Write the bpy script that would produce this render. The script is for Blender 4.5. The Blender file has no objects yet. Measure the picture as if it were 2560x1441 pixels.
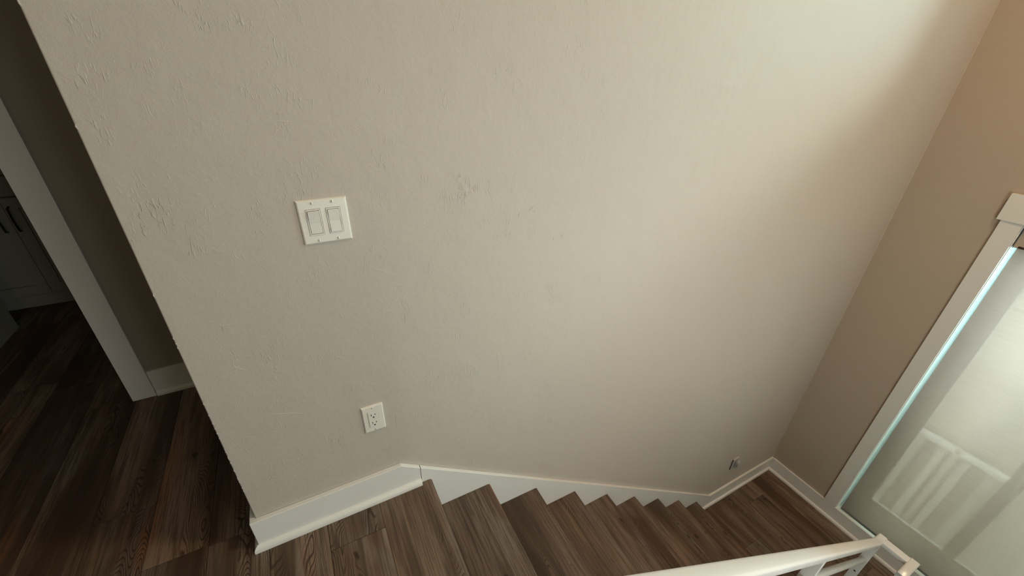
import bpy, bmesh, math, random
from mathutils import Vector, Matrix
random.seed(11)
S = bpy.context.scene
COL = S.collection

# ---------------------------------------------------------------- measured layout (metres)
# X runs along the big wall, Y goes into it, Z up; upper floor is z = 0
W = 3.638            # X of the right-hand wall
RISE, RUN, X1 = 0.1921, 0.2558, 0.5816
N = 9
ZL = -N * RISE       # landing height
YB = -2.23           # far side of the stairwell, behind the camera
ZC = 3.5             # stairwell ceiling
BH, BT, SH = 0.1356, 0.0166, 0.0145   # baseboard height / thickness, shoe moulding

# ---------------------------------------------------------------- camera
def cam_matrix():
    rx, ry, rz = -0.510661, -0.030897, -0.498163
    R = Matrix.Rotation(rz, 3, 'Z') @ Matrix.Rotation(rx, 3, 'X') @ Matrix.Rotation(ry, 3, 'Y')
    r, f, u = R.col[0], R.col[1], R.col[2]
    M = Matrix((r, u, -f)).transposed().to_4x4()
    M.translation = Vector((0.33361, -1.08952, 1.47244))
    return M
cd = bpy.data.cameras.new('camera'); cam = bpy.data.objects.new('camera', cd); COL.objects.link(cam)
cam.matrix_world = cam_matrix()
cd.sensor_width = 36.0; cd.lens = 1034.908 / 2560 * 36.0; cd.clip_start = 0.02; cd.clip_end = 200
S.camera = cam

# ---------------------------------------------------------------- light and exposure
S.view_settings.view_transform = 'Standard'; S.view_settings.look = 'None'
S.view_settings.exposure = 0.0; S.view_settings.gamma = 1.0; S.view_settings.use_curve_mapping = False
wd = bpy.data.worlds.new('daylight'); S.world = wd; wd.use_nodes = True
bg = wd.node_tree.nodes['Background']
bg.inputs[0].default_value = (0.50, 0.92, 1.0, 1); bg.inputs[1].default_value = 27.0
sun_d = bpy.data.lights.new('sun', 'SUN'); sun = bpy.data.objects.new('sun', sun_d); COL.objects.link(sun)
sun_d.energy = 1.1; sun_d.angle = math.radians(14); sun_d.color = (1.0, 0.93, 0.84)
sun.rotation_euler = Vector((-1.44, 1.0, -0.70)).to_track_quat('-Z', 'Y').to_euler()
sun.location = (7, -3, 6)
def area(name, loc, sx, sy, power, colour, direction, portal=False, spread=180):
    d = bpy.data.lights.new(name, 'AREA'); o = bpy.data.objects.new(name, d); COL.objects.link(o)
    d.shape = 'RECTANGLE'; d.size = sx; d.size_y = sy; d.energy = power; d.color = colour
    d.spread = math.radians(spread)
    o.location = loc; o.rotation_euler = Vector(direction).to_track_quat('-Z', 'Y').to_euler()
    if portal: d.cycles.is_portal = True
    return o
# window openings help the sky sampling
area('lower_window_portal', (W + 0.297, -1.115, -0.40), 1.2, 2.42, 1, (1, 1, 1), (-1, 0, 0), True)
area('upper_window_portal', (W + 0.297, -1.275, 1.95), 1.66, .62, 1, (1, 1, 1), (-1, 0, 0), True)
# added fill light behind the camera, set in a made-up window
front = area('front_fill_light', (1.30, YB - .01, .65), 1.04, 1.34, 29.5, (.95, 1.0, 0.96), (0, 1, 0))
# warm ceiling lamp over the stairwell
lamp = area('stair_ceiling_lamp', (2.3, -1.15, ZC - 0.06), 0.35, 0.35, 46, (1.0, 0.68, 0.40), (0, 0, -1))

hall = area('hall_fill_light', (-0.5, -1.4, 2.9), .3, .3, 4, (1.0, .74, .50), (0, 0, -1))  # added warm fill to lift the hall wall and casing

# ---------------------------------------------------------------- materials
def nodes(name):
    m = bpy.data.materials.new(name); m.use_nodes = True
    nt = m.node_tree; nt.nodes.clear()
    out = nt.nodes.new('ShaderNodeOutputMaterial')
    return m, nt, out
def N_(nt, typ, **kw):
    n = nt.nodes.new(typ)
    for k, v in kw.items():
        if k.startswith('i_'):
            key = k[2:]
            key = int(key) if key.isdigit() else key.replace('_', ' ')
            n.inputs[key].default_value = v
        else: setattr(n, k, v)
    return n
def paint(name, col, rough=0.5, bump=0.0, scale=300, spec=0.4, metallic=0.0, var=0.0):
    m, nt, out = nodes(name); L = nt.links.new
    b = N_(nt, 'ShaderNodeBsdfPrincipled'); b.inputs['Base Color'].default_value = (*col, 1)
    b.inputs['Roughness'].default_value = rough; b.inputs['Metallic'].default_value = metallic
    b.inputs['Specular IOR Level'].default_value = spec
    L(b.outputs[0], out.inputs[0])
    tc = N_(nt, 'ShaderNodeTexCoord')
    nz = N_(nt, 'ShaderNodeTexNoise'); nz.inputs['Scale'].default_value = scale; nz.inputs['Detail'].default_value = 3
    L(tc.outputs['Object'], nz.inputs['Vector'])
    if bump > 0:
        bp = N_(nt, 'ShaderNodeBump'); bp.inputs['Strength'].default_value = 1; bp.inputs['Distance'].default_value = bump
        L(nz.outputs['Fac'], bp.inputs['Height']); L(bp.outputs[0], b.inputs['Normal'])
    n2 = N_(nt, 'ShaderNodeTexNoise'); n2.inputs['Scale'].default_value = 6; n2.inputs['Detail'].default_value = 4
    L(tc.outputs['Object'], n2.inputs['Vector'])
    mp = N_(nt, 'ShaderNodeMapRange'); mp.inputs[1].default_value = .3; mp.inputs[2].default_value = .7
    mp.inputs[3].default_value = rough - 0.04; mp.inputs[4].default_value = rough + 0.04
    L(n2.outputs['Fac'], mp.inputs[0]); L(mp.outputs[0], b.inputs['Roughness'])
    return m

def plaster(name, col, amount):
    """hand-trowelled wall paint: orange-peel grain plus patches of brush ridges"""
    m, nt, out = nodes(name); L = nt.links.new
    b = N_(nt, 'ShaderNodeBsdfPrincipled'); b.inputs['Base Color'].default_value = (*col, 1)
    b.inputs['Roughness'].default_value = 0.62; b.inputs['Specular IOR Level'].default_value = 0.25
    L(b.outputs[0], out.inputs[0])
    geo = N_(nt, 'ShaderNodeTexCoord')
    def noise(scale, vec=(1, 1, 1), detail=3, rough=.5, dist=0):
        mp = N_(nt, 'ShaderNodeMapping'); mp.inputs['Scale'].default_value = vec
        L(geo.outputs['Object'], mp.inputs[0])
        n = N_(nt, 'ShaderNodeTexNoise'); n.inputs['Scale'].default_value = scale; n.inputs['Detail'].default_value = detail
        n.inputs['Roughness'].default_value = rough; n.inputs['Distortion'].default_value = dist
        L(mp.outputs[0], n.inputs['Vector']); return n.outputs['Fac']
    def math_(op, a, c, clamp=False):
        n = N_(nt, 'ShaderNodeMath', operation=op, use_clamp=clamp)
        for i, x in enumerate((a, c)):
            if isinstance(x, (int, float)): n.inputs[i].default_value = x
            else: L(x, n.inputs[i])
        return n.outputs[0]
    def ramp(x, lo, hi, a=0., c=1.):
        n = N_(nt, 'ShaderNodeMapRange'); n.interpolation_type = 'SMOOTHSTEP'
        n.inputs[1].default_value = lo; n.inputs[2].default_value = hi; n.inputs[3].default_value = a; n.inputs[4].default_value = c
        L(x, n.inputs[0]); return n.outputs[0]
    peel = noise(420, detail=2)
    mid = noise(75, detail=3, dist=.6)
    soft = noise(11, detail=2)
    ridg = ramp(noise(150, (1, 1, .22), 2, .5, 1.4), .56, .68)
    mask = ramp(noise(7.5, detail=3, rough=.65), .52, .66)
    sep = N_(nt, 'ShaderNodeSeparateXYZ'); L(geo.outputs['Object'], sep.inputs[0])
    fall = ramp(sep.outputs['X'], 0.9, 1.9, 1.0, 0.05)
    h = math_('MULTIPLY', peel, .10)
    h = math_('ADD', h, math_('MULTIPLY', mid, math_('MULTIPLY', fall, .20)))
    h = math_('ADD', h, math_('MULTIPLY', math_('MULTIPLY', ridg, mask), math_('MULTIPLY', fall, .30)))
    h = math_('ADD', h, math_('MULTIPLY', soft, .9))
    bp = N_(nt, 'ShaderNodeBump'); bp.inputs['Strength'].default_value = 1.0; bp.inputs['Distance'].default_value = amount
    L(h, bp.inputs['Height']); L(bp.outputs[0], b.inputs['Normal'])
    return m

def wood(name, light=1.0):
    """dark brown vinyl plank, grain along Y; every object gets its own piece of grain"""
    m, nt, out = nodes(name); L = nt.links.new
    b = N_(nt, 'ShaderNodeBsdfPrincipled'); L(b.outputs[0], out.inputs[0])
    tc = N_(nt, 'ShaderNodeTexCoord'); oi = N_(nt, 'ShaderNodeObjectInfo')
    mul = N_(nt, 'ShaderNodeMath', operation='MULTIPLY'); mul.inputs[1].default_value = 37.0
    L(oi.outputs['Random'], mul.inputs[0])
    cmb = N_(nt, 'ShaderNodeCombineXYZ'); L(mul.outputs[0], cmb.inputs[0]); L(mul.outputs[0], cmb.inputs[1]); L(mul.outputs[0], cmb.inputs[2])
    add = N_(nt, 'ShaderNodeVectorMath', operation='ADD'); L(tc.outputs['Object'], add.inputs[0]); L(cmb.outputs[0], add.inputs[1])
    P = add.outputs[0]
    def noise(scale, vec, detail=4, rough=.55, dist=0.0):
        mp = N_(nt, 'ShaderNodeMapping'); mp.inputs['Scale'].default_value = vec; L(P, mp.inputs[0])
        n = N_(nt, 'ShaderNodeTexNoise'); n.inputs['Scale'].default_value = scale; n.inputs['Detail'].default_value = detail
        n.inputs['Roughness'].default_value = rough; n.inputs['Distortion'].default_value = dist
        L(mp.outputs[0], n.inputs['Vector']); return n.outputs['Fac']
    def M(op, a, c=0.0, clamp=False):
        n = N_(nt, 'ShaderNodeMath', operation=op, use_clamp=clamp)
        for i, x in enumerate((a, c)):
            if isinstance(x, (int, float)): n.inputs[i].default_value = x
            else: L(x, n.inputs[i])
        return n.outputs[0]
    def R_(x, lo, hi, a=0., c=1.):
        n = N_(nt, 'ShaderNodeMapRange'); n.interpolation_type = 'SMOOTHSTEP'
        n.inputs[1].default_value = lo; n.inputs[2].default_value = hi; n.inputs[3].default_value = a; n.inputs[4].default_value = c
        L(x, n.inputs[0]); return n.outputs[0]
    def mix(f, a, c):
        n = N_(nt, 'ShaderNodeMix', data_type='RGBA')
        L(f, n.inputs[0])
        for i, x in ((6, a), (7, c)):
            if isinstance(x, tuple): n.inputs[i].default_value = (*[v * light for v in x], 1)
            else: L(x, n.inputs[i])
        return n.outputs[2]
    # knots
    wob = noise(24, (1, .8, 1), 3, .6)
    wsc = N_(nt, 'ShaderNodeVectorMath', operation='SCALE'); wsc.inputs['Scale'].default_value = .035
    wcb = N_(nt, 'ShaderNodeCombineXYZ'); L(wob, wcb.inputs[0]); L(wob, wcb.inputs[1]); L(wcb.outputs[0], wsc.inputs[0])
    wad = N_(nt, 'ShaderNodeVectorMath', operation='ADD'); L(P, wad.inputs[0]); L(wsc.outputs[0], wad.inputs[1])
    mpk = N_(nt, 'ShaderNodeMapping'); mpk.inputs['Scale'].default_value = (4.4, 1.9, 1); L(wad.outputs[0], mpk.inputs[0])
    vk = N_(nt, 'ShaderNodeTexVoronoi'); vk.voronoi_dimensions = '2D'; vk.inputs['Scale'].default_value = 1.0; L(mpk.outputs[0], vk.inputs['Vector'])
    sc_ = N_(nt, 'ShaderNodeSeparateColor'); L(vk.outputs['Color'], sc_.inputs[0])
    some = R_(sc_.outputs[0], .50, .56)
    knot = M('MULTIPLY', R_(vk.outputs['Distance'], .018, .048, 1, 0), some)
    halo = M('MULTIPLY', R_(vk.outputs['Distance'], .03, .20, 1, 0), some)
    # cathedral rings : bend an X ramp with slow noise
    sx = N_(nt, 'ShaderNodeSeparateXYZ'); L(P, sx.inputs[0])
    bend = noise(2.4, (2.2, .55, 1), 2, .5)
    ph = M('ADD', M('MULTIPLY', sx.outputs['X'], 620.0), M('MULTIPLY', bend, 520.0))
    ph = M('ADD', ph, M('MULTIPLY', halo, 16.0))
    ring = M('SINE', ph)
    ring = R_(ring, .30, .97)
    rmask = R_(noise(3.2, (3.2, .35, 1), 2), .49, .58)
    ring = M('MULTIPLY', ring, rmask)
    # fibre
    fine = noise(230, (1, .022, 1), 4, .62, .2)
    mid = noise(38, (1, .05, 1), 4, .6, .3)
    broad = noise(9.0, (1, .10, 1), 3, .55, .2)
    patch = noise(5.0, (1.2, .35, 1), 3, .6, .3)
    rust = R_(noise(8.5, (1, .12, 1), 2), .58, .70)
    gold = M('MULTIPLY', R_(noise(17, (1, .10, 1), 2), .66, .76), R_(fine, .35, .6))
    c = mix(R_(broad, .34, .66), (.040, .023, .014), (.112, .078, .055))
    c = mix(M('MULTIPLY', R_(patch, .50, .66), .6), c, (.128, .105, .086))
    c = mix(M('MULTIPLY', rust, .60), c, (.135, .062, .028))
    c = mix(M('MULTIPLY', gold, .60), c, (.27, .19, .11))
    c = mix(M('MULTIPLY', R_(mid, .50, .64), .72), c, (.038, .025, .017))
    c = mix(M('MULTIPLY', R_(fine, .47, .60), .66), c, (.040, .027, .019))
    c = mix(M('MULTIPLY', ring, .80), c, (.020, .013, .009))
    c = mix(M('MULTIPLY', halo, .35), c, (.045, .027, .017))
    c = mix(M('MULTIPLY', knot, .85), c, (.014, .009, .006))
    # each board a little lighter or darker
    hv = N_(nt, 'ShaderNodeHueSaturation'); L(c, hv.inputs['Color'])
    val = N_(nt, 'ShaderNodeMapRange'); val.inputs[3].default_value = .82; val.inputs[4].default_value = 1.16
    L(oi.outputs['Random'], val.inputs[0]); L(val.outputs[0], hv.inputs['Value'])
    L(hv.outputs[0], b.inputs['Base Color'])
    L(R_(fine, .3, .7, .42, .56), b.inputs['Roughness']); b.inputs['Specular IOR Level'].default_value = .24
    h = M('ADD', M('MULTIPLY', fine, -.5), M('MULTIPLY', ring, -.7))
    bp = N_(nt, 'ShaderNodeBump'); bp.inputs['Strength'].default_value = .8; bp.inputs['Distance'].default_value = .0008
    L(h, bp.inputs['Height']); L(bp.outputs[0], b.inputs['Normal'])
    return m

def shade_cloth():
    m, nt, out = nodes('shade_cloth'); L = nt.links.new
    tc = N_(nt, 'ShaderNodeTexCoord')
    def weave(vec, sc):
        mp = N_(nt, 'ShaderNodeMapping'); mp.inputs['Scale'].default_value = vec; L(tc.outputs['Object'], mp.inputs[0])
        n = N_(nt, 'ShaderNodeTexNoise'); n.inputs['Scale'].default_value = sc; n.inputs['Detail'].default_value = 2
        L(mp.outputs[0], n.inputs['Vector']); return n.outputs['Fac']
    a = weave((1, .03, 1), 300)       # horizontal slubs
    v = weave((1, 1, .03), 260)
    mx = N_(nt, 'ShaderNodeMath', operation='ADD'); L(a, mx.inputs[0])
    m2 = N_(nt, 'ShaderNodeMath', operation='MULTIPLY'); m2.inputs[1].default_value = .12; L(v, m2.inputs[0]); L(m2.outputs[0], mx.inputs[1])
    r = N_(nt, 'ShaderNodeMapRange'); r.inputs[1].default_value = .42; r.inputs[2].default_value = .70
    L(mx.outputs[0], r.inputs[0])
    mc = N_(nt, 'ShaderNodeMix', data_type='RGBA')
    mc.inputs[6].default_value = (.57, .42, .375, 1); mc.inputs[7].default_value = (.62, .46, .412, 1)
    L(r.outputs[0], mc.inputs[0])
    tl = N_(nt, 'ShaderNodeBsdfTranslucent'); L(mc.outputs[2], tl.inputs[0])
    df = N_(nt, 'ShaderNodeBsdfDiffuse'); df.inputs[0].default_value = (.50, .47, .42, 1)
    ms = N_(nt, 'ShaderNodeMixShader'); ms.inputs[0].default_value = .30; L(tl.outputs[0], ms.inputs[1]); L(df.outputs[0], ms.inputs[2])
    tr = N_(nt, 'ShaderNodeBsdfTransparent'); tr.inputs[0].default_value = (.48, .38, .355, 1)
    m3 = N_(nt, 'ShaderNodeMixShader'); m3.inputs[0].default_value = .42
    L(ms.outputs[0], m3.inputs[1]); L(tr.outputs[0], m3.inputs[2]); L(m3.outputs[0], out.inputs[0])
    return m
def glass_pane():
    m, nt, out = nodes('window_glass'); L = nt.links.new
    tr = N_(nt, 'ShaderNodeBsdfTransparent'); tr.inputs[0].default_value = (.97, .99, .98, 1)
    gl = N_(nt, 'ShaderNodeBsdfGlossy'); gl.inputs['Roughness'].default_value = 0.0
    fr = N_(nt, 'ShaderNodeFresnel'); fr.inputs[0].default_value = 1.45
    ms = N_(nt, 'ShaderNodeMixShader'); L(fr.outputs[0], ms.inputs[0]); L(tr.outputs[0], ms.inputs[1]); L(gl.outputs[0], ms.inputs[2])
    L(ms.outputs[0], out.inputs[0]); return m
def clear_plastic():
    m, nt, out = nodes('clear_plastic'); L = nt.links.new
    tr = N_(nt, 'ShaderNodeBsdfTransparent'); tr.inputs[0].default_value = (.86, .88, .86, 1)
    b = N_(nt, 'ShaderNodeBsdfPrincipled'); b.inputs['Base Color'].default_value = (.75, .77, .74, 1); b.inputs['Roughness'].default_value = .12
    ms = N_(nt, 'ShaderNodeMixShader'); ms.inputs[0].default_value = .25; L(tr.outputs[0], ms.inputs[1]); L(b.outputs[0], ms.inputs[2])
    L(ms.outputs[0], out.inputs[0]); return m

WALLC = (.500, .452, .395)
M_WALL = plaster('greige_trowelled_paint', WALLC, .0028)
M_WALL2 = paint('greige_smooth_warm_shade', (.420, .352, .278), .6, .0006, 240, .25)  # wall paint with the backlit right wall's warm shade put into its colour
M_HALL = paint('dark_olive_grey', (.30, .275, .225), .7, .0005, 240, .2)  # one darker grey for hall, kitchen and lower-floor surfaces
M_TRIM = paint('white_trim_paint', (.69, .68, .645), .34, .0002, 60, .5)
M_CEIL = paint('ceiling_paint', (.72, .70, .66), .8)
M_WOOD = wood('dark_plank', 1.75)
M_TREAD = wood('dark_tread', 1.45)
M_GAP = paint('joint_shadow', (.010, .007, .005), .9)
M_PLATE = paint('ivory_white_plastic', (.70, .665, .60), .30, .0, 100, .5)
M_ROCK = paint('rocker_plastic', (.66, .63, .575), .28, .0, 100, .5)
M_SLOT = paint('dark_slot_and_shadow', (.02, .015, .012), .6)
M_RAIL = paint('white_rail_paint', (.62, .60, .57), .22, .0001, 60, .55)
M_VINYL = paint('white_vinyl', (.84, .87, .86), .35)
M_VAL = paint('beige_shade_fascia', (.42, .345, .275), .55)
M_HEM = paint('grey_hem_bar', (.16, .16, .15), .45)
M_SHADE = shade_cloth(); M_GLASS = glass_pane(); M_CLEAR = clear_plastic()
M_CAB = paint('grey_cabinet_paint', (.24, .24, .20), .5)
M_PULL = paint('black_pull', (.012, .011, .010), .35, spec=.6)
M_COUNT = paint('counter', (.30, .29, .27), .3)
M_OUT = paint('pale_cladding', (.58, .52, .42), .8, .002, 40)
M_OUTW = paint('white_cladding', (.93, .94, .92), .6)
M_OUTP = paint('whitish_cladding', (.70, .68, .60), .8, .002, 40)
M_PICK = paint('pale_picket', (.66, .62, .54), .7)
M_GRASS = paint('outside_ground', (.62, .62, .56), .9, .01, 20)
M_GREYP = paint('painted_cover_plastic', (.43, .41, .36), .35)

# ---------------------------------------------------------------- mesh helpers
def wloc(o):
    v = Vector((0, 0, 0))
    while o is not None: v += o.location; o = o.parent
    return v
def obj(name, bm, mat, parent=None, smooth=False, origin=None):
    base = wloc(parent) if parent else Vector((0, 0, 0))
    o_ = Vector(origin) if origin is not None else base
    bmesh.ops.translate(bm, verts=bm.verts, vec=-o_)
    bmesh.ops.recalc_face_normals(bm, faces=bm.faces)
    me = bpy.data.meshes.new(name); bm.to_mesh(me); bm.free()
    if smooth:
        for p in me.polygons: p.use_smooth = True
        try: me.set_sharp_from_angle(angle=math.radians(35))
        except Exception: pass
    me.materials.append(mat)
    o = bpy.data.objects.new(name, me); COL.objects.link(o)
    o.parent = parent; o.location = o_ - base
    return o
def tag(o, label=None, cat=None, group=None, kind=None):
    if label: o['label'] = label
    if cat: o['category'] = cat
    if group: o['group'] = group
    if kind: o['kind'] = kind
    return o
def struct(name, bm, mat, **k): return tag(obj(name, bm, mat, **k), kind='structure')
def thing(name, loc, label, cat, group=None):
    o = bpy.data.objects.new(name, None); COL.objects.link(o); o.location = loc; o.empty_display_size = .05
    return tag(o, label, cat, group)
def add_box(bm, x0, x1, y0, y1, z0, z1, bev=0.0, seg=2):
    t = bmesh.new()
    v = [t.verts.new(p) for p in ((x0,y0,z0),(x1,y0,z0),(x1,y1,z0),(x0,y1,z0),(x0,y0,z1),(x1,y0,z1),(x1,y1,z1),(x0,y1,z1))]
    for f in ((0,3,2,1),(4,5,6,7),(0,1,5,4),(1,2,6,5),(2,3,7,6),(3,0,4,7)): t.faces.new([v[i] for i in f])
    if bev > 0: bmesh.ops.bevel(t, geom=list(t.edges), offset=bev, segments=seg, profile=.5, affect='EDGES')
    me = bpy.data.meshes.new('tmp'); t.to_mesh(me); t.free(); bm.from_mesh(me); bpy.data.meshes.remove(me)
    return bm
def box(*a, **k): return add_box(bmesh.new(), *a, **k)
def prism(bm, pts, axis, a, b):
    """extrude a 2D outline along an axis; pts are the two other coordinates in X,Y,Z order"""
    def p3(p, t):
        if axis == 'x': return (t, p[0], p[1])
        if axis == 'y': return (p[0], t, p[1])
        return (p[0], p[1], t)
    v0 = [bm.verts.new(p3(p, a)) for p in pts]; v1 = [bm.verts.new(p3(p, b)) for p in pts]
    n = len(pts); bm.faces.new(v0[::-1]); bm.faces.new(v1)
    for i in range(n): bm.faces.new((v0[i], v0[(i+1) % n], v1[(i+1) % n], v1[i]))
    return bm
def loft(bm, rings, cap=True):
    vs = [[bm.verts.new(p) for p in r] for r in rings]; n = len(vs[0])
    for a, b in zip(vs, vs[1:]):
        for i in range(n): bm.faces.new((a[i], a[(i+1) % n], b[(i+1) % n], b[i]))
    if cap: bm.faces.new(vs[0][::-1]); bm.faces.new(vs[-1])
    return bm
def round_rect(w, h, r, seg=4):
    pts = []
    for cx, cy, a0 in ((w/2-r, h/2-r, 0), (-w/2+r, h/2-r, 90), (-w/2+r, -h/2+r, 180), (w/2-r, -h/2+r, 270)):
        for i in range(seg+1):
            a = math.radians(a0 + 90*i/seg); pts.append((cx + r*math.cos(a), cy + r*math.sin(a)))
    return pts
def sweep(bm, prof, path, side):
    """profile (s,u) swept along 3D path; `side` is the fixed sideways vector"""
    rings = []; side = Vector(side).normalized()
    for i, p in enumerate(path):
        p = Vector(p)
        d0 = (p - Vector(path[i-1])).normalized() if i else None
        d1 = (Vector(path[i+1]) - p).normalized() if i < len(path)-1 else None
        d = (d0 + d1).normalized() if d0 and d1 else (d0 or d1)
        up = side.cross(d).normalized()
        k = 1.0
        if d0 and d1: k = 1 / max(.3, d.dot(d1))
        rings.append([p + side*s + up*(u*k) for s, u in prof])
    return loft(bm, rings)
def cyl(bm, c, r, axis, h, n=20, r2=None, dome=0.0):
    c = Vector(c); ax = {'x': Vector((1,0,0)), 'y': Vector((0,1,0)), 'z': Vector((0,0,1))}[axis] if isinstance(axis, str) else Vector(axis)
    u = ax.orthogonal().normalized(); v = ax.cross(u)
    def ring(t, rr): return [c + ax*t + (u*math.cos(2*math.pi*i/n) + v*math.sin(2*math.pi*i/n))*rr for i in range(n)]
    rr2 = r if r2 is None else r2
    rings = [ring(0, r), ring(h, rr2)]
    if dome: rings += [ring(h+dome*.6, rr2*.8), ring(h+dome, rr2*.4)]
    return loft(bm, rings)

# ================================================================ THE SETTING
# ---- big trowelled wall
wx0, wth = 0.0, 0.12
bm = bmesh.new()
r = .004
outline = [(wx0, wth)] + [(wx0, r)] + [(wx0 + r - r*math.cos(a), r - r*math.sin(a)) for a in (math.radians(q) for q in (22, 45, 68))] + [(wx0 + r, 0), (W, 0), (W, wth)]
prism(bm, outline, 'z', -3.55, ZC)
wall = struct('wall_back', bm, M_WALL, smooth=True)

# trowel ridges and brush combs that stand proud of the paint
def stroke(bm, pts, w, h):
    pts = [Vector(p) for p in pts]; prev = None; n = len(pts)
    for i, p in enumerate(pts):
        d = (pts[min(i+1, n-1)] - pts[max(i-1, 0)]).normalized(); s = Vector((-d.y, d.x))
        k = math.sin(math.pi * (i + .35) / (n - 1 + .7))
        ww, hh = w*(.35 + .65*k), h*k
        row = [bm.verts.new((p.x + s.x*t*ww, .0003 - hh*q, p.y + s.y*t*ww)) for t, q in ((-.5, 0), (-.18, .9), (.15, 1), (.5, 0))]
        if prev:
            for a in range(3): bm.faces.new((prev[a], prev[a+1], row[a+1], row[a]))
        prev = row
bm = bmesh.new()
clusters = [(0.53,1.15),(0.62,1.14),(0.71,1.12),(0.76,1.08),(0.69,0.99),(0.83,1.03),(0.9,1.05),(0.93,1.04),(0.99,1.05),(1.06,1.06),(1.1,0.94),(0.86,0.97),(0.88,0.98),(0.5,1.0),(0.51,0.97),(0.54,1.02),(0.61,0.96),(0.79,0.85),(0.72,0.83),(0.67,0.82),(0.5,0.81),(0.95,0.85),(0.79,1.13),(1.71,0.84),(1.82,0.88),(0.49,1.34),(0.5,1.38),(0.5,1.29),(0.46,1.45),(0.43,1.48),(0.35,1.42),(0.33,1.48),(0.32,1.51),(0.17,1.47),(0.12,1.37),(0.13,1.39),(0.04,1.19),(0.04,1.22),(0.17,1.18),(0.15,1.15),(0.13,1.1),(0.16,1.07),(0.11,1.13),(0.33,1.31),(0.34,1.35),(0.31,1.36),(0.35,1.29),(0.18,1.46),(0.06,1.43),(0.06,1.4),(0.18,0.64),(0.17,0.5),(0.14,0.48),(0.11,0.75),(0.09,0.8),(0.08,0.71),(0.08,0.62),(0.07,0.5),(0.03,0.47),(0.17,0.83),(0.08,0.96),(0.1,0.93),(0.11,0.88),(0.11,0.22),(0.1,0.28),(0.17,0.27),(0.37,0.6),(0.43,0.59),(0.44,0.89),(0.55,0.89),(1.22,1.33),(0.69,1.44),(0.77,1.5),(0.56,1.39),(0.44,1.31),(0.16,0.95),(0.07,1.0),(0.81,0.78),(0.63,1.05)]
rnd = random.Random(5)
for cx, cz in clusters:
    dense = 0.5 < cx < 1.15 and .9 < cz < 1.2
    nst = rnd.randint(4, 9) if dense else rnd.randint(2, 5)
    ang = math.radians(90 + rnd.uniform(-14, 16)); sp = rnd.uniform(.004, .008)
    ln = rnd.uniform(.010, .026); hgt = rnd.uniform(.0005, .0012) * (1 if dense else .8)
    for k in range(nst):
        a = ang + rnd.uniform(-.12, .12); off = (k - nst/2) * sp + rnd.uniform(-.002, .002)
        px = cx + off*math.sin(ang); pz = cz - off*math.cos(ang) + rnd.uniform(-.010, .010)
        l = ln * rnd.uniform(.5, 1.3); bendy = rnd.uniform(-.15, .15)
        pts = [(px + math.cos(a + bendy*t)*l*t, pz + math.sin(a + bendy*t)*l*t) for t in (-.5, -.25, 0, .25, .5)]
        stroke(bm, pts, rnd.uniform(.0009, .0019), hgt * rnd.uniform(.6, 1.2))
    for k in range(rnd.randint(1, 4)):       # crumbs of plaster
        px, pz = cx + rnd.gauss(0, .025), cz + rnd.gauss(0, .02); a = rnd.uniform(0, 3.1); l = rnd.uniform(.002, .007)
        stroke(bm, [(px - math.cos(a)*l/2, pz - math.sin(a)*l/2), (px, pz), (px + math.cos(a)*l/2, pz + math.sin(a)*l/2)], .002, .0009)
    if rnd.random() < .35:                   # a wandering trowel edge
        a = rnd.uniform(-.9, .5); px, pz = cx - .02, cz - .01; pts = []
        for t in range(9):
            pts.append((px, pz)); a += rnd.uniform(-.35, .35); px += math.cos(a)*.006; pz += math.sin(a)*.006
        stroke(bm, pts, .0022, .0008)
for pts in ([(.464,.975),(.473,.952),(.487,.944),(.521,.924),(.554,.906)], [(.168,1.188),(.169,1.165),(.169,1.152)],
            [(.129,1.101),(.132,1.079),(.125,1.06),(.155,1.041)], [(.175,1.073),(.178,1.037),(.192,1.029)], [(.167,1.408),(.196,1.397)],
            [(.24,.496),(.19,.523),(.112,.55)], [(.147,.523),(.152,.496),(.152,.461)], [(.1,.77),(.097,.745),(.098,.724),(.087,.7)],
            [(.118,1.388),(.116,1.36),(.121,1.345)], [(.642,1.105),(.658,1.095),(.672,1.098)]):
    fin = []
    for a, b in zip(pts, pts[1:]):
        for t in (0, .25, .5, .75): fin.append((a[0] + (b[0]-a[0])*t + rnd.uniform(-.0008, .0008), a[1] + (b[1]-a[1])*t))
    fin.append(pts[-1]); stroke(bm, fin, .0022, .0008)
for k in range(26):                           # lumps along the outside corner
    z = rnd.choice((rnd.uniform(.25, .62), rnd.uniform(.2, 1.6))); l = rnd.uniform(.004, .014)
    stroke(bm, [(.003, z), (.0015, z + l/2), (.003, z + l)], .003, .0006)
ridges = obj('plaster_ridges', bm, M_WALL, wall, smooth=True); tag(ridges, kind='stuff')

# ---- right wall with two openings (Y -.535..-1.695)
WY0, WY1, WZ0, WZ1 = -.535, -1.695, -1.595, .785       # lower window opening
UY0, UY1, UZ0, UZ1 = -.45, -2.1, 1.65, 2.25             # upper window opening
bm = bmesh.new(); T = .30
add_box(bm, W, W+T, WY0, 0.3, -3.55, UZ0)              # strip next to the corner, lower part
add_box(bm, W, W+T, YB-.12, WY1, -3.55, UZ0)
add_box(bm, W, W+T, WY1, WY0, -3.55, WZ0)
add_box(bm, W, W+T, WY1, WY0, WZ1, UZ0)
add_box(bm, W, W+T, UY0, 0.3, UZ0, ZC)
add_box(bm, W, W+T, YB-.12, UY1, UZ0, ZC)
add_box(bm, W, W+T, UY1, UY0, UZ1, ZC)
struct('wall_right', bm, M_WALL2)
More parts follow.
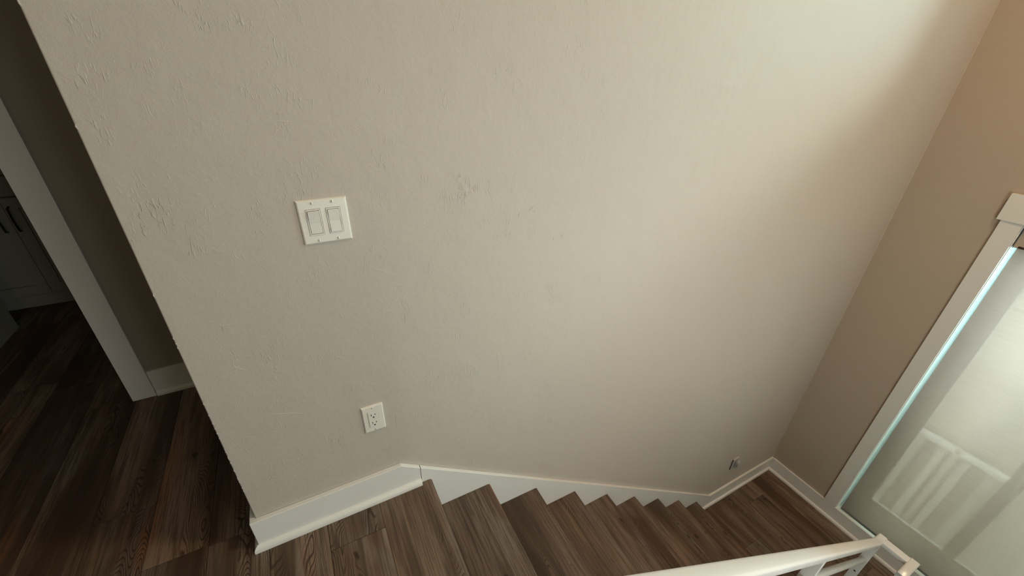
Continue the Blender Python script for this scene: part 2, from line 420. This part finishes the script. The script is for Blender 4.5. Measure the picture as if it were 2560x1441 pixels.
# shell behind and around the camera
GX0, GX1, GZ0, GZ1 = .75, 1.85, -.05, 1.35        # made-up opening that holds the front fill light
bm = bmesh.new()
add_box(bm, -3.0, GX0, YB-.12, YB, ZL-1.9, ZC); add_box(bm, GX1, W+T, YB-.12, YB, ZL-1.9, ZC)
add_box(bm, GX0, GX1, YB-.12, YB, ZL-1.9, GZ0); add_box(bm, GX0, GX1, YB-.12, YB, GZ1, ZC)
struct('wall_front', bm, M_WALL2)
w3 = struct('fill_window', bmesh.new(), M_VINYL)  # added frame, pane and backing around the fill light, out of view
for a in ((GX0, GX0+.04, GZ0, GZ1), (GX1-.04, GX1, GZ0, GZ1), (GX0+.04, GX1-.04, GZ0, GZ0+.04), (GX0+.04, GX1-.04, GZ1-.04, GZ1)):
    obj('window_frame', box(a[0], a[1], YB-.10, YB-.05, a[2], a[3], bev=.002), M_VINYL, w3)
obj('pane', box(GX0+.04, GX1-.04, YB-.078, YB-.074, GZ0+.04, GZ1-.04), M_GLASS, w3)
obj('fill_backing', box(GX0+.01, GX1-.01, YB-.03, YB-.027, GZ0+.01, GZ1-.01), M_CEIL, w3)
struct('wall_left', box(-3.12, -3.0, YB-.12, 3.0, -.3, ZC), M_WALL2)
struct('ceiling', add_box(box(-3.12, W+T, YB-.12, .12, ZC, ZC+.1), -3.12, 1.2, .12, 3.0, 2.45, 2.55), M_CEIL)
struct('wall_kitchen', box(-3.0, 1.2, 2.9, 3.0, -.1, 2.5), M_HALL)
struct('wall_hall_end', box(1.1, 1.2, .12, 2.9, -.1, 2.5), M_HALL)
struct('wall_hall_header', box(-3.0, 0.0, 0.0, .12, 2.45, ZC), M_WALL2)
struct('wall_lower', box(-.62, -.5, YB, .0, -3.55, -.241), M_WALL2)
struct('floor_lower', box(-.62, W, YB, 0, -3.55, ZL*2), M_HALL)
# ---- far hall wall with the doorway to the kitchen
HY = 1.022
bm = bmesh.new()
add_box(bm, -.535, 1.1, HY, HY+.11, 0, 2.45)
add_box(bm, -3.0, -1.46, HY, HY+.11, 0, 2.45)
add_box(bm, -1.46, -.535, HY, HY+.11, 2.05, 2.45)
struct('wall_hall', bm, M_HALL)
d = struct('door_1', add_box(box(-.549, -.535, HY-.005, HY+.115, 0, 2.05), -1.474, -1.46, HY-.005, HY+.115, 0, 2.05), M_TRIM)
obj('casing', box(-.547, -.456, HY-.020, HY-.0005, 0, 2.14, bev=.0015), M_TRIM, d)
obj('casing', box(-1.553, -1.462, HY-.020, HY-.0005, 0, 2.14, bev=.0015), M_TRIM, d)
obj('head_casing', box(-1.573, -.436, HY-.024, HY-.0005, 2.14, 2.25, bev=.0015), M_TRIM, d)
def quarter(y, z, s=-1, h=.025, t=SH):
    return [(y, z), (y, z+h)] + [(y + s*t*math.sin(a), z + (h-.008)*math.cos(a) + .008*1) for a in (math.radians(q) for q in (20, 40, 60, 80))] + [(y + s*t, z+.004), (y + s*t, z)]
bb = struct('baseboard_hall', box(-.455, 1.0, HY-.014, HY-.0005, 0, .139, bev=.001), M_TRIM)
bm = bmesh.new(); prism(bm, quarter(HY-.014, 0, -1, .022, .012), 'x', -.452, 1.0); obj('shoe_molding', bm, M_TRIM, bb)

# ---- baseboard and skirt of the big wall
bb = bmesh.new()
kx = .4732; zk = BH; sl = (-1.589 - BH) / (2.7965 - kx)
def skirt_top(x): return BH + sl*(x - kx)
XJ = .5405
prism(bb, [(-BT, 0), (XJ, 0), (XJ, skirt_top(XJ)), (kx, BH), (-BT, BH)], 'y', -BT, -.0003)
bmesh.ops.bevel(bb, geom=[e for e in bb.edges], offset=.0012, segments=1, affect='EDGES')
base = struct('baseboard_back', bb, M_TRIM)
bm = bmesh.new()
pr = quarter(-BT, 0)
x0a, x1a = -BT, XJ
rings = [[(x0a - (-(p[0]) - BT), p[0], p[1]) for p in pr], [(x1a, p[0], p[1]) for p in pr]]
loft(bm, rings); obj('shoe_molding', bm, M_TRIM, base, smooth=True)
# return piece on the wall end
ret = box(-BT, -.0003, .0002, wth, 0, BH, bev=.001)
ro = struct('baseboard_end', ret, M_TRIM)
bm = bmesh.new(); rings = [[(p[0], p[0] , p[1]) for p in pr], [(p[0], wth, p[1]) for p in pr]]
loft(bm, rings); obj('shoe_molding', bm, M_TRIM, ro, smooth=True)
# skirt board beside the flight, one board from the joint to the landing corner
bm = bmesh.new()
zb = ZL - .02
pts = [(XJ + .0022, 0 - .05), (XJ + .0022, skirt_top(XJ + .0022)), (2.7965, -1.589), (W - .001, ZL + BH), (W - .001, ZL - .005), (2.62, ZL - .005), (XJ + .0022, -RISE - .35)]
prism(bm, pts, 'y', -BT + .001, -.0003)
bmesh.ops.bevel(bm, geom=[e for e in bm.edges], offset=.0012, segments=1, affect='EDGES')
sk = struct('trim_1', bm, M_TRIM)
bm = bmesh.new(); prism(bm, [(y + .001, z) for y, z in quarter(-BT, ZL)], 'x', 2.6435, W - BT); obj('shoe_molding', bm, M_TRIM, sk, smooth=True)
# baseboard of the right wall
br = struct('baseboard_right', box(W-BT, W-.0003, YB+.001, -BT+.0005, ZL-.004, ZL+BH, bev=.001), M_TRIM)
bm = bmesh.new(); prism(bm, [(W + y, z) for y, z in quarter(-BT, ZL)], 'y', YB+.002, -BT-.001); obj('shoe_molding', bm, M_TRIM, br, smooth=True)
# caulk line where the walls meet
bm = bmesh.new(); prism(bm, [(W, 0), (W-.004, 0), (W, -.004)], 'z', ZL+BH, ZC); struct('trim_2', bm, M_WALL2)

# ---- upper floor: sub-floor with single planks laid on it
PW = .1815; PX = .0105
XE = .373                                    # last seam before the nosing board
sub = bmesh.new()
add_box(sub, -3.0, X1-.02, YB, -.0, -.24, -.0105)
add_box(sub, -3.0, 0.0, 0.0, 2.9, -.24, -.0105)
add_box(sub, 0.0, 1.1, .1195, 2.9, -.24, -.0105)
floor = struct('floor', sub, M_GAP)
def plank(x0, x1, y0, y1, z, parent, name='plank', mat=None):
    g = .0006
    o = obj(name, box(x0+g, x1-g, y0+g, y1-g, z-.010, z, bev=.0007, seg=1), mat or M_WOOD, parent)
    return o
rp = random.Random(3)
PL = 1.22
cols = range(-11, 2)
for c in cols:
    xa, xb = PX + PW*c, PX + PW*(c+1)
    if c == 1: joint = -.131
    elif c == -2: joint = .075
    elif c == 0: joint = -.85
    elif c == -1: joint = -1.15
    else: joint = rp.uniform(-1.2, 0)
    ys = []; y = joint
    while y > YB: ys.append(y); y -= PL
    ys.append(YB); y = joint + PL
    while y < 2.3: ys.append(y); y += PL
    ys.append(2.3); ys = sorted(set(ys))
    for a, b in zip(ys, ys[1:]):
        if b - a < .02: continue
        aa, bb_ = a, b
        if xa > -.03:                      # stops at the shoe moulding under the big wall
            if aa >= -.03: continue
            bb_ = min(bb_, -BT - .002)
        if xb < -.9 and bb_ < -.7: continue
        plank(xa, xb, aa, bb_, 0, floor)
# board that carries the first nosing
def nosing_board(name, x0, x1, z, y0, y1, parent, mat):
    rr = .013; th = .026
    pts = [(x0, z-.010), (x0, z)] + [(x1 - rr + rr*math.sin(a), z - rr + rr*math.cos(a)) for a in (math.radians(q) for q in (0, 18, 36, 54, 72, 90))]
    pts += [(x1, z - th + .004), (x1 - .004, z - th), (x1 - .03, z - th), (x1 - .03, z - .010)]
    bm = bmesh.new(); prism(bm, pts, 'y', y0, y1)
    return obj(name, bm, mat, parent, smooth=True)

# ---- staircase (upper flight) : treads, risers, outer string
st = thing('staircase', (X1, -.5, ZL), 'flight of dark brown wooden stairs descending along the big textured wall', 'stairs')
YS0, YS1 = -1.0, -BT + .0004
nosing_board('nosing_board', XE + .0006, X1, 0, YS0, YS1, st, M_TREAD)
for k in range(1, N):
    nosing_board('tread', X1 + (k-1)*RUN - .024, X1 + k*RUN, -k*RISE, YS0, YS1, st, M_TREAD)
for k in range(N):
    xr = X1 + k*RUN - .022
    obj('riser', box(xr - .012, xr, YS0 + .001, YS1, -(k+1)*RISE + .0005, -k*RISE - .0265), M_TREAD, st)
bm = bmesh.new()
pts = [(X1 - .02, -.03), (X1 - .02, -.55), (X1 + (N-1)*RUN, ZL - .02), (X1 + (N-1)*RUN + .0, ZL - .02)]
prof = [(X1 - .036, -.011)]
for k in range(N):
    prof.append((X1 + k*RUN - .0365, -k*RISE - .0275)); prof.append((X1 + k*RUN - .0365, -(k+1)*RISE - .011))
prof = prof[:-1] + [(X1 + (N-1)*RUN - .0365, ZL + .001), (X1 + (N-1)*RUN - .30, ZL + .001), (X1 - .036, -.42)]
prism(bm, prof, 'y', YS0 + .012, YS0 + .03); obj('stringer', bm, M_TRIM, st)

# ---- landing floor: planks run parallel to the treads
lf = struct('floor_landing', box(X1 + (N-1)*RUN - .28, W, YB, 0, ZL-.12, ZL-.0105), M_GAP)
lx = X1 + (N-1)*RUN - .034; seams = [lx, 2.790, 2.9715, 3.150, 3.331, 3.512, W - .001]
lj = {0: [-.62], 1: [-.382, -1.5], 2: [-1.15], 3: [-.161, -1.38], 4: [-.9], 5: [-1.4]}
for i, (a, b) in enumerate(zip(seams, seams[1:])):
    ys = [YB + .001] + sorted(lj[i]) + [-BT - .001]
    for y0, y1 in zip(ys, ys[1:]): plank(a, b, y0, y1, ZL, lf)
# the lower flight turns back behind the railing
st2 = thing('staircase', (2.6, -1.6, ZL - .8), 'lower flight of dark stairs leading on from the landing behind the railing', 'stairs')
for k in range(1, 9):
    nosing = 2.60 - (k-1)*RUN
    rr = .013
    bm = bmesh.new(); x1 = nosing - RUN - .02
    prism(bm, [(nosing + .0, ZL - k*RISE), (x1 + rr, ZL - k*RISE), (x1 + .004, ZL - k*RISE - .004), (x1, ZL - k*RISE - rr), (x1, ZL - k*RISE - .026), (nosing, ZL - k*RISE - .026)], 'y', YB + .002, -1.02)
    obj('tread', bm, M_TREAD, st2)
    obj('riser', box(nosing + .001, nosing + .013, YB + .002, -1.02, ZL - k*RISE - .02, ZL - (k-1)*RISE - .0275 + (0 if k > 1 else .016)), M_TREAD, st2)

# ================================================================ WINDOWS
wz = struct('window_1', bmesh.new(), M_VINYL)
FX0, FX1 = W + .262, W + .295
def frame_bar(n, *a, bev=.002, p=None): return obj(n, box(*a, bev=bev), M_VINYL, p or wz)
# reveal lining
obj('jamb', box(W + .0005, FX0, WY0 - .003, WY0 + .002, WZ0, WZ1), M_VINYL, wz)
obj('jamb', box(W + .0005, FX0, WY1 - .002, WY1 + .003, WZ0, WZ1), M_VINYL, wz)
obj('sill', box(W - .002, FX0, WY1, WY0, WZ0 - .006, WZ0 + .002), M_TRIM, wz)
obj('head_jamb', box(W + .0005, FX0, WY1 + .003, WY0 - .003, WZ1 - .003, WZ1 + .002), M_TRIM, wz)
yl, yr = -.635, -1.595; ym0, ym1 = -1.080, -1.150
frame_bar('window_frame', FX0, FX1, yl, WY0, WZ0, WZ1)
frame_bar('window_frame', FX0, FX1, WY1, yr, WZ0, WZ1)
frame_bar('mullion', FX0, FX1, ym1, ym0, WZ0, WZ1)
for ya, yb in ((yl, ym0), (ym1, yr)):
    frame_bar('window_frame', FX0, FX1, yb, ya, WZ0, WZ0 + .055)
    frame_bar('window_frame', FX0, FX1, yb, ya, WZ1 - .055, WZ1)
    obj('pane', box(FX0 + .012, FX0 + .016, yb, ya, WZ0 + .055, WZ1 - .055), M_GLASS, wz)
# casing around the opening
obj('casing', box(W - .018, W - .0003, WY0, -.450, WZ0 + .002, WZ1 - .001, bev=.001), M_TRIM, wz)
obj('casing', box(W - .018, W - .0003, -1.780, WY1, WZ0 + .002, WZ1 - .001, bev=.001), M_TRIM, wz)
obj('head_casing', box(W - .024, W - .0003, -1.798, -.432, WZ1, .924, bev=.001), M_TRIM, wz)
# upper window
w2 = struct('window_2', bmesh.new(), M_VINYL)
for a in ((UY0 - .05, UY0, UZ0, UZ1), (UY1, UY1 + .05, UZ0, UZ1)): obj('window_frame', box(FX0, FX1, *a, bev=.002), M_VINYL, w2)
for a in ((UY1 + .05, UY0 - .05, UZ0, UZ0 + .05), (UY1 + .05, UY0 - .05, UZ1 - .05, UZ1)): obj('window_frame', box(FX0, FX1, *a, bev=.002), M_VINYL, w2)
obj('pane', box(FX0 + .012, FX0 + .016, UY1 + .05, UY0 - .05, UZ0 + .05, UZ1 - .05), M_GLASS, w2)

# ---- roller shade inside the lower opening
sh = thing('roller_shade', (W + .03, -1.115, .70), 'translucent pale grey-green roller shade hanging inside the tall window frame', 'shade')
SX = W + .006; SZB = -1.580
bm = bmesh.new()
ny, nz = 2, 24; y0s, y1s = -.5605, -1.670
for side in (0, 1):
    pass
add_box(bm, SX, SX + .0008, y1s, y0s, SZB, .672); obj('shade_fabric', bm, M_SHADE, sh)
obj('hem_bar', box(SX - .003, SX + .006, y1s, y0s, SZB - .003, SZB + .016, bev=.0015), M_HEM, sh)
bm = bmesh.new()
prof = [(W + .006, .660), (W + .006, .765), (W + .012, .775), (W + .085, .775), (W + .085, .660)]
prism(bm, prof, 'y', -1.685, -.545); obj('fascia', bm, M_VAL, sh)
obj('end_cap', box(W + .005, W + .088, -.5450, -.5415, .657, .778, bev=.001), M_HEM, sh)
# chips of dirt caught in the cloth
for k, (y, z, l) in enumerate(((-.665, -.94, .012), (-.80, -.66, .004))):
    bm = bmesh.new(); stroke_pts = [(SX - .0008, y + t*l, z + t*l*.5 + .001*math.sin(t*6)) for t in (-.5, -.2, .1, .5)]
    sweep(bm, [(.0008, 0), (0, .0008), (-.0008, 0), (0, -.0008)], stroke_pts, (1, 0, 0)); obj('snag', bm, M_SLOT, sh)

# ================================================================ RAILING
YR, YR2, XR, ZR = -.9, -1.045, 2.785, -.790
rl = thing('stair_railing', (2.74, -.9, ZL), 'glossy white metal stair railing that turns at the landing', 'railing')
prof = round_rect(.042, .034, .009, 4)
m_ = .7455
def rz(x): return -.771 + (2.725 - x) * m_
xt = .42
path = [(.56, YR, rz(.56)), (2.735, YR, rz(2.735)), (2.772, YR, ZR), (XR + .025, YR, ZR)]
bm = bmesh.new(); sweep(bm, prof, path, (0, 1, 0)); obj('top_rail', bm, M_RAIL, rl, smooth=True)
bm = bmesh.new(); sweep(bm, round_rect(.046, .034, .008, 4), [(XR, YR - .018, ZR), (XR, YR2 + .018, ZR)], (1, 0, 0)); obj('cross_rail', bm, M_RAIL, rl, smooth=True)
bm = bmesh.new(); sweep(bm, round_rect(.042, .034, .008, 4), [(XR + .025, YR2, ZR), (XR - .03, YR2, ZR), (XR - .085, YR2, ZR - .030)], (0, 1, 0)); obj('rail_end', bm, M_RAIL, rl, smooth=True)
def post(x, y, z0, z1, name='post'):
    p = obj(name, box(x - .010, x + .010, y - .020, y + .020, z0, z1, bev=.002), M_RAIL, rl)
    return p
posts = [(2.745, ZL), (1.675, -5*RISE), (.62, -1*RISE)]
for x, z in posts:
    p = post(x, YR, z + .006, rz(x) - .014)
    obj('foot_plate', box(x - .035, x + .035, YR - .035, YR + .035, z + .0003, z + .006, bev=.001), M_RAIL, rl)
    for q in (.27,):
        bm = bmesh.new(); cyl(bm, (x - .0105, YR - .002, rz(x) - q), .0052, (-1, 0, 0), .0014, 14)
        obj('screw', bm, M_SLOT, p)
p = post(2.735, YR2, ZL + .006, ZR - .030)
obj('foot_plate', box(2.70, 2.77, YR2 - .035, YR2 + .035, ZL + .0003, ZL + .006, bev=.001), M_RAIL, rl)
# tubes that run parallel under the top rail, bay by bay
tube = [(math.cos(2*math.pi*i/14)*.0145, math.sin(2*math.pi*i/14)*.0145) for i in range(14)]
for off in (.165, .40, .52, .64):
    for a, b in ((2.745, 1.675), (1.675, .62)):
        xa, xb = b + .0105, a - .0105
        pth = [(xa, YR, rz(xa) - off), (xb, YR, rz(xb) - off)]
        bm = bmesh.new(); sweep(bm, tube, pth, (0, 1, 0)); obj('tube', bm, M_RAIL, rl, smooth=True)

# ================================================================ SWITCHES AND OUTLETS
def plate(bm, cx, cz, w, h, holes=(), t=.0062, b=.0042, y=0.0):
    """cover plate with bevelled rim, rectangular holes cut through the face"""
    xs = sorted({-w/2 + b, w/2 - b} | {v for hx0, hx1, hz0, hz1 in holes for v in (hx0, hx1)})
    zs = sorted({-h/2 + b, h/2 - b} | {v for hx0, hx1, hz0, hz1 in holes for v in (hz0, hz1)})
    V = {}
    def vt(x, z, yy):
        k = (round(x, 6), round(z, 6), yy)
        if k not in V: V[k] = bm.verts.new((cx + x, y + yy, cz + z))
        return V[k]
    def inh(x, z): return any(a < x < c and d < z < e for a, c, d, e in holes)
    for i in range(len(xs)-1):
        for j in range(len(zs)-1):
            if inh((xs[i]+xs[i+1])/2, (zs[j]+zs[j+1])/2): continue
            bm.faces.new([vt(xs[i], zs[j], -t), vt(xs[i+1], zs[j], -t), vt(xs[i+1], zs[j+1], -t), vt(xs[i], zs[j+1], -t)])
    for hx0, hx1, hz0, hz1 in holes:
        c = [(hx0, hz0), (hx1, hz0), (hx1, hz1), (hx0, hz1)]
        for (ax, az), (bx, bz) in zip(c, c[1:] + c[:1]):
            bm.faces.new([vt(ax, az, -t), vt(bx, bz, -t), vt(bx, bz, -t+.005), vt(ax, az, -t+.005)])
    c = [(-1, -1), (1, -1), (1, 1), (-1, 1)]
    inn = [(s*(w/2-b), q*(h/2-b)) for s, q in c]; mid = [(s*(w/2-b*.35), q*(h/2-b*.35)) for s, q in c]; out = [(s*w/2, q*h/2) for s, q in c]
    def along(p, q, axis, vals):
        return [v for v in vals if min(p[axis], q[axis]) - 1e-9 <= v <= max(p[axis], q[axis]) + 1e-9]
    for i in range(4):
        a, b2 = inn[i], inn[(i+1) % 4]; m1, m2 = mid[i], mid[(i+1) % 4]; o1, o2 = out[i], out[(i+1) % 4]
        ax = 0 if abs(a[1]-b2[1]) < 1e-9 else 1
        vals = along(a, b2, ax, xs if ax == 0 else zs)
        if a[ax] > b2[ax]: vals = vals[::-1]
        inner = [vt(v, a[1], -t) if ax == 0 else vt(a[0], v, -t) for v in vals]
        bm.faces.new([vt(*m1, -t*.72), vt(*m2, -t*.72)] + inner[::-1])
        bm.faces.new([vt(*o1, -t*.15), vt(*o2, -t*.15), vt(*m2, -t*.72), vt(*m1, -t*.72)])
        bm.faces.new([vt(*o1, 0), vt(*o2, 0), vt(*o2, -t*.15), vt(*o1, -t*.15)])
    return bm
def screw(x, z, parent, t=.0062, ang=90, r=.0034):
    bm = bmesh.new(); cyl(bm, (x, -t + .0006, z), r, (0, -1, 0), .0010, 18, dome=.0009)
    s = obj('screw', bm, M_PLATE, parent, smooth=True)
    a = math.radians(ang); bm = bmesh.new()
    add_box(bm, -r*.92, r*.92, -.0003, .0003, -.0005, .0005)
    bmesh.ops.rotate(bm, verts=bm.verts, cent=(0, 0, 0), matrix=Matrix.Rotation(a, 3, 'Y'))
    bmesh.ops.translate(bm, verts=bm.verts, vec=(x, -t - .0012, z)); obj('slot', bm, M_SLOT, s)
SXc, SZc = .3859, 1.1002
sw = thing('light_switch', (SXc, 0, SZc), 'double white rocker light switch on the textured wall above the outlet', 'light switch')
hw, hh = .0171, .0338
gx = (-.0230, .0230)
holes = [(g - hw, g + hw, -hh, hh) for g in gx]
bm = bmesh.new(); plate(bm, SXc, SZc, .1159, .1143, holes); obj('cover_plate', bm, M_PLATE, sw)
for gi, g in enumerate(gx):
    obj('shadow_gap', box(SXc+g-hw+.0002, SXc+g+hw-.0002, -.0016, -.0012, SZc-hh+.0002, SZc+hh-.0002), M_SLOT, sw)
    # rim of the rocker
    bm = bmesh.new(); e = .0007; rw, rh = hw - e, hh - e; iw, ih = rw - .0026, rh - .0030
    c4 = [(-1,-1),(1,-1),(1,1),(-1,1)]
    o4 = [bm.verts.new((SXc+g+s*rw, -.0076, SZc+q*rh)) for s, q in c4]; i4 = [bm.verts.new((SXc+g+s*iw, -.0076, SZc+q*ih)) for s, q in c4]
    ob = [bm.verts.new((SXc+g+s*rw, -.0016, SZc+q*rh)) for s, q in c4]; ib = [bm.verts.new((SXc+g+s*iw, -.0030, SZc+q*ih)) for s, q in c4]
    for i in range(4):
        j = (i+1) % 4
        bm.faces.new((o4[i], o4[j], i4[j], i4[i])); bm.faces.new((ob[i], ob[j], o4[j], o4[i])); bm.faces.new((i4[i], i4[j], ib[j], ib[i]))
    rim = obj('rocker_frame', bm, M_ROCK, sw)
    obj('shadow_gap', box(SXc+g-iw+.0001, SXc+g+iw-.0001, -.0032, -.0028, SZc-ih+.0001, SZc+ih-.0001), M_SLOT, rim)
    pw, ph = iw - .0007, ih - .0008
    top, mid_, bot = ((-.0122, -.0082, -.0078) if gi == 0 else (-.0098, -.0078, -.0096))
    bm = bmesh.new()
    front = [(top, ph), (mid_ - .0002, .0006), (mid_, -.0006), (bot, -ph)]
    ps = [(y_, z_) for y_, z_ in front] + [(-.003, -ph), (-.003, ph)]
    prism(bm, [(a_, SZc + b_) for a_, b_ in ps], 'x', SXc+g-pw, SXc+g+pw)
    bmesh.ops.bevel(bm, geom=[e_ for e_ in bm.edges if all(v.co.y < -.0040 for v in e_.verts)], offset=.0006, segments=1, affect='EDGES')
    obj('rocker', bm, M_ROCK, sw)
for g in gx:
    for q in (.0484, -.0484): screw(SXc + g, SZc + q, sw)

OX, OZ = .4116, .4000
ou = thing('wall_outlet', (OX, 0, OZ), 'white double-socket wall outlet low on the wall over the baseboard', 'outlet')
def outlet(X, Z, root, mat, with_face=True):
    bm = bmesh.new(); plate(bm, X, Z, .0699, .1143, [(-hw, hw, -hh, hh)]); obj('cover_plate', bm, mat, root)
    obj('shadow_gap', box(X-hw+.0002, X+hw-.0002, -.0016, -.0012, Z-hh+.0002, Z+hh-.0002), M_SLOT, root)
    f = obj('receptacle', box(X-hw+.0006, X+hw-.0006, -.0084, -.0016, Z-hh+.0006, Z+hh-.0006, bev=.0007), mat, root)
    for dz in (.0175, -.0175):
        obj('slot', box(X-.0072, X-.0050, -.0086, -.0082, Z+dz-.0012, Z+dz+.0066), M_SLOT, f)
        obj('slot', box(X+.0052, X+.0072, -.0086, -.0082, Z+dz-.0004, Z+dz+.0062), M_SLOT, f)
        bm = bmesh.new(); cyl(bm, (X, -.0082, Z+dz-.0078), .0027, (0, -1, 0), .0004, 12)
        add_box(bm, X-.0027, X+.0027, -.0086, -.0082, Z+dz-.0105, Z+dz-.0078); obj('slot', bm, M_SLOT, f)
    for q in (.0484, -.0484): screw(X, Z + q, root, ang=60)
outlet(OX, OZ, ou, M_PLATE)
NX, NZ = 2.992, -1.312
nl = thing('night_light', (NX, 0, NZ), 'small grey wall plate with clear plastic cover near the landing corner', 'wall plate')
bm = bmesh.new(); plate(bm, NX, NZ, .072, .118, [], t=.009, b=.003); obj('cover_plate', bm, M_GREYP, nl)
bm = bmesh.new()
prof = round_rect(.050, .086, .022, 5)
rings = [[(NX + .012 + a*k, y_, NZ + .004 + b*k) for a, b in prof] for y_, k in ((-.009, 1), (-.026, .97), (-.036, .82), (-.040, .5))]
loft(bm, rings); obj('clear_cover', bm, M_CLEAR, nl, smooth=True)
obj('plug', box(NX + .000, NX + .020, -.030, -.0092, NZ - .026, NZ + .000, bev=.002), M_HEM, nl)
obj('edge_shadow', box(NX - .0375, NX - .0358, -.006, -.0003, NZ - .059, NZ + .059), M_SLOT, nl)  # dark strip standing in for the plate's shadow on its left edge

# ================================================================ KITCHEN BEYOND THE DOORWAY
CY = 2.28
cb = thing('base_cabinet', (-1.2, CY + .3, 0), 'dim grey kitchen base cabinet with black pulls beyond the doorway', 'cabinet')
obj('body', box(-1.62, -.70, CY, CY + .60, .085, .93), M_CAB, cb)
obj('toe_kick', box(-1.62, -.70, CY + .004, CY + .02, 0.0, .084), M_CAB, cb)
def door(name, x0, x1, z0, z1, frame=.060):
    bm = bmesh.new(); y0, y1 = CY - .020, CY - .0005
    if frame:
        add_box(bm, x0, x0+frame, y0, y1, z0, z1, bev=.001); add_box(bm, x1-frame, x1, y0, y1, z0, z1, bev=.001)
        add_box(bm, x0+frame, x1-frame, y0, y1, z0, z0+frame, bev=.001); add_box(bm, x0+frame, x1-frame, y0, y1, z1-frame, z1, bev=.001)
        add_box(bm, x0+frame, x1-frame, y0+.010, y1, z0+frame, z1-frame)
    else: add_box(bm, x0, x1, y0, y1, z0, z1, bev=.001)
    return obj(name, bm, M_CAB, cb)
def pull(p, x, z0, z1):
    bm = bmesh.new(); yb = CY - .020
    path = [(x, yb, z1), (x, yb - .022, z1 - .006), (x, yb - .030, (z0+z1)/2), (x, yb - .022, z0 + .006), (x, yb, z0)]
    sweep(bm, [(.006, 0), (0, .005), (-.006, 0), (0, -.005)], path, (1, 0, 0)); obj('handle', bm, M_PULL, p)
dR = door('door', -1.1535, -.73, .090, .695); pull(dR, -1.130, .500, .645)
dL = door('door', -1.60, -1.1565, .090, .695); pull(dL, -1.188, .500, .645)
dr = door('drawer', -1.60, -.73, .705, .815, 0)
d2 = door('drawer', -1.60, -.73, .823, .925, 0)
bm = bmesh.new(); sweep(bm, [(.006, 0), (0, .005), (-.006, 0), (0, -.005)], [(-1.24, CY-.020, .872), (-1.235, CY-.045, .872), (-1.07, CY-.045, .872), (-1.065, CY-.020, .872)], (0, 0, 1)); obj('handle', bm, M_PULL, d2)
tag(obj('countertop', box(-2.6, -.70, CY - .03, CY + .61, .9305, .965, bev=.003), M_COUNT), 'dark worktop on the kitchen cabinet beyond the doorway', 'countertop')
ce = thing('tall_cabinet', (-1.60, 1.7, 0), 'grey cabinet side panel at the left edge of the photo, inside the kitchen', 'cabinet')
obj('side_panel', box(-1.288, -1.270, 1.45, 2.03, 0, .925, bev=.001), M_CAB, ce)
obj('body', box(-1.90, -1.289, 1.455, 2.025, 0.0, .925), M_CAB, ce)

# ================================================================ OUTSIDE THE WINDOW
tag(struct('ground', box(3.9, 30, -14, 14, -3.0, -2.9), M_GRASS), kind='structure')
ow = thing('garden_wall', (5.05, -1, -2.9), 'pale panelled outdoor wall seen dimly through the roller shade', 'wall')
obj('backing', box(5.045, 5.12, -4.2, 2.2, -2.9, .06), M_OUTW, ow)
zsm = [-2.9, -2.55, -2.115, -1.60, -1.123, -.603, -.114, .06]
ysm = [2.2] + [-.77 + .31*k for k in range(9, -12, -1)]
ysm = [y for y in ysm if -4.2 < y <= 2.2] + [-4.2]
for za, zb_ in zip(zsm, zsm[1:]):
    for ya, yb in zip(ysm, ysm[1:]):
        if ya - yb < .05 or not (-2.4 < yb and ya < .9): continue
        g = .012; upper = za > -.7
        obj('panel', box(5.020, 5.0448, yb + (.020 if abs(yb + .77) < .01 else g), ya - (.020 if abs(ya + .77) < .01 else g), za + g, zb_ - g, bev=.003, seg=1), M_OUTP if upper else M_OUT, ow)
lg = thing('balcony_rail', (4.95, -.77, -2.9), 'white outdoor balustrade with two rails seen through the roller shade', 'railing')
for zc in (-1.415, -2.570):
    for ya, yb in ((.9, -.30), (-.315, -.752), (-.790, -1.075)):
        obj('rail', box(4.93, 4.99, yb, ya, zc - .022, zc + .022, bev=.004), M_OUTW, lg)
for y in [.75 - .16*k for k in range(12)]:
    if y < -1.06: continue
    obj('baluster', box(4.945, 4.975, y - .026, y + .026, -2.54, -1.452), M_PICK, lg)
obj('post', box(4.935, 4.985, -.788, -.754, -2.9, -1.30), M_OUT, lg)
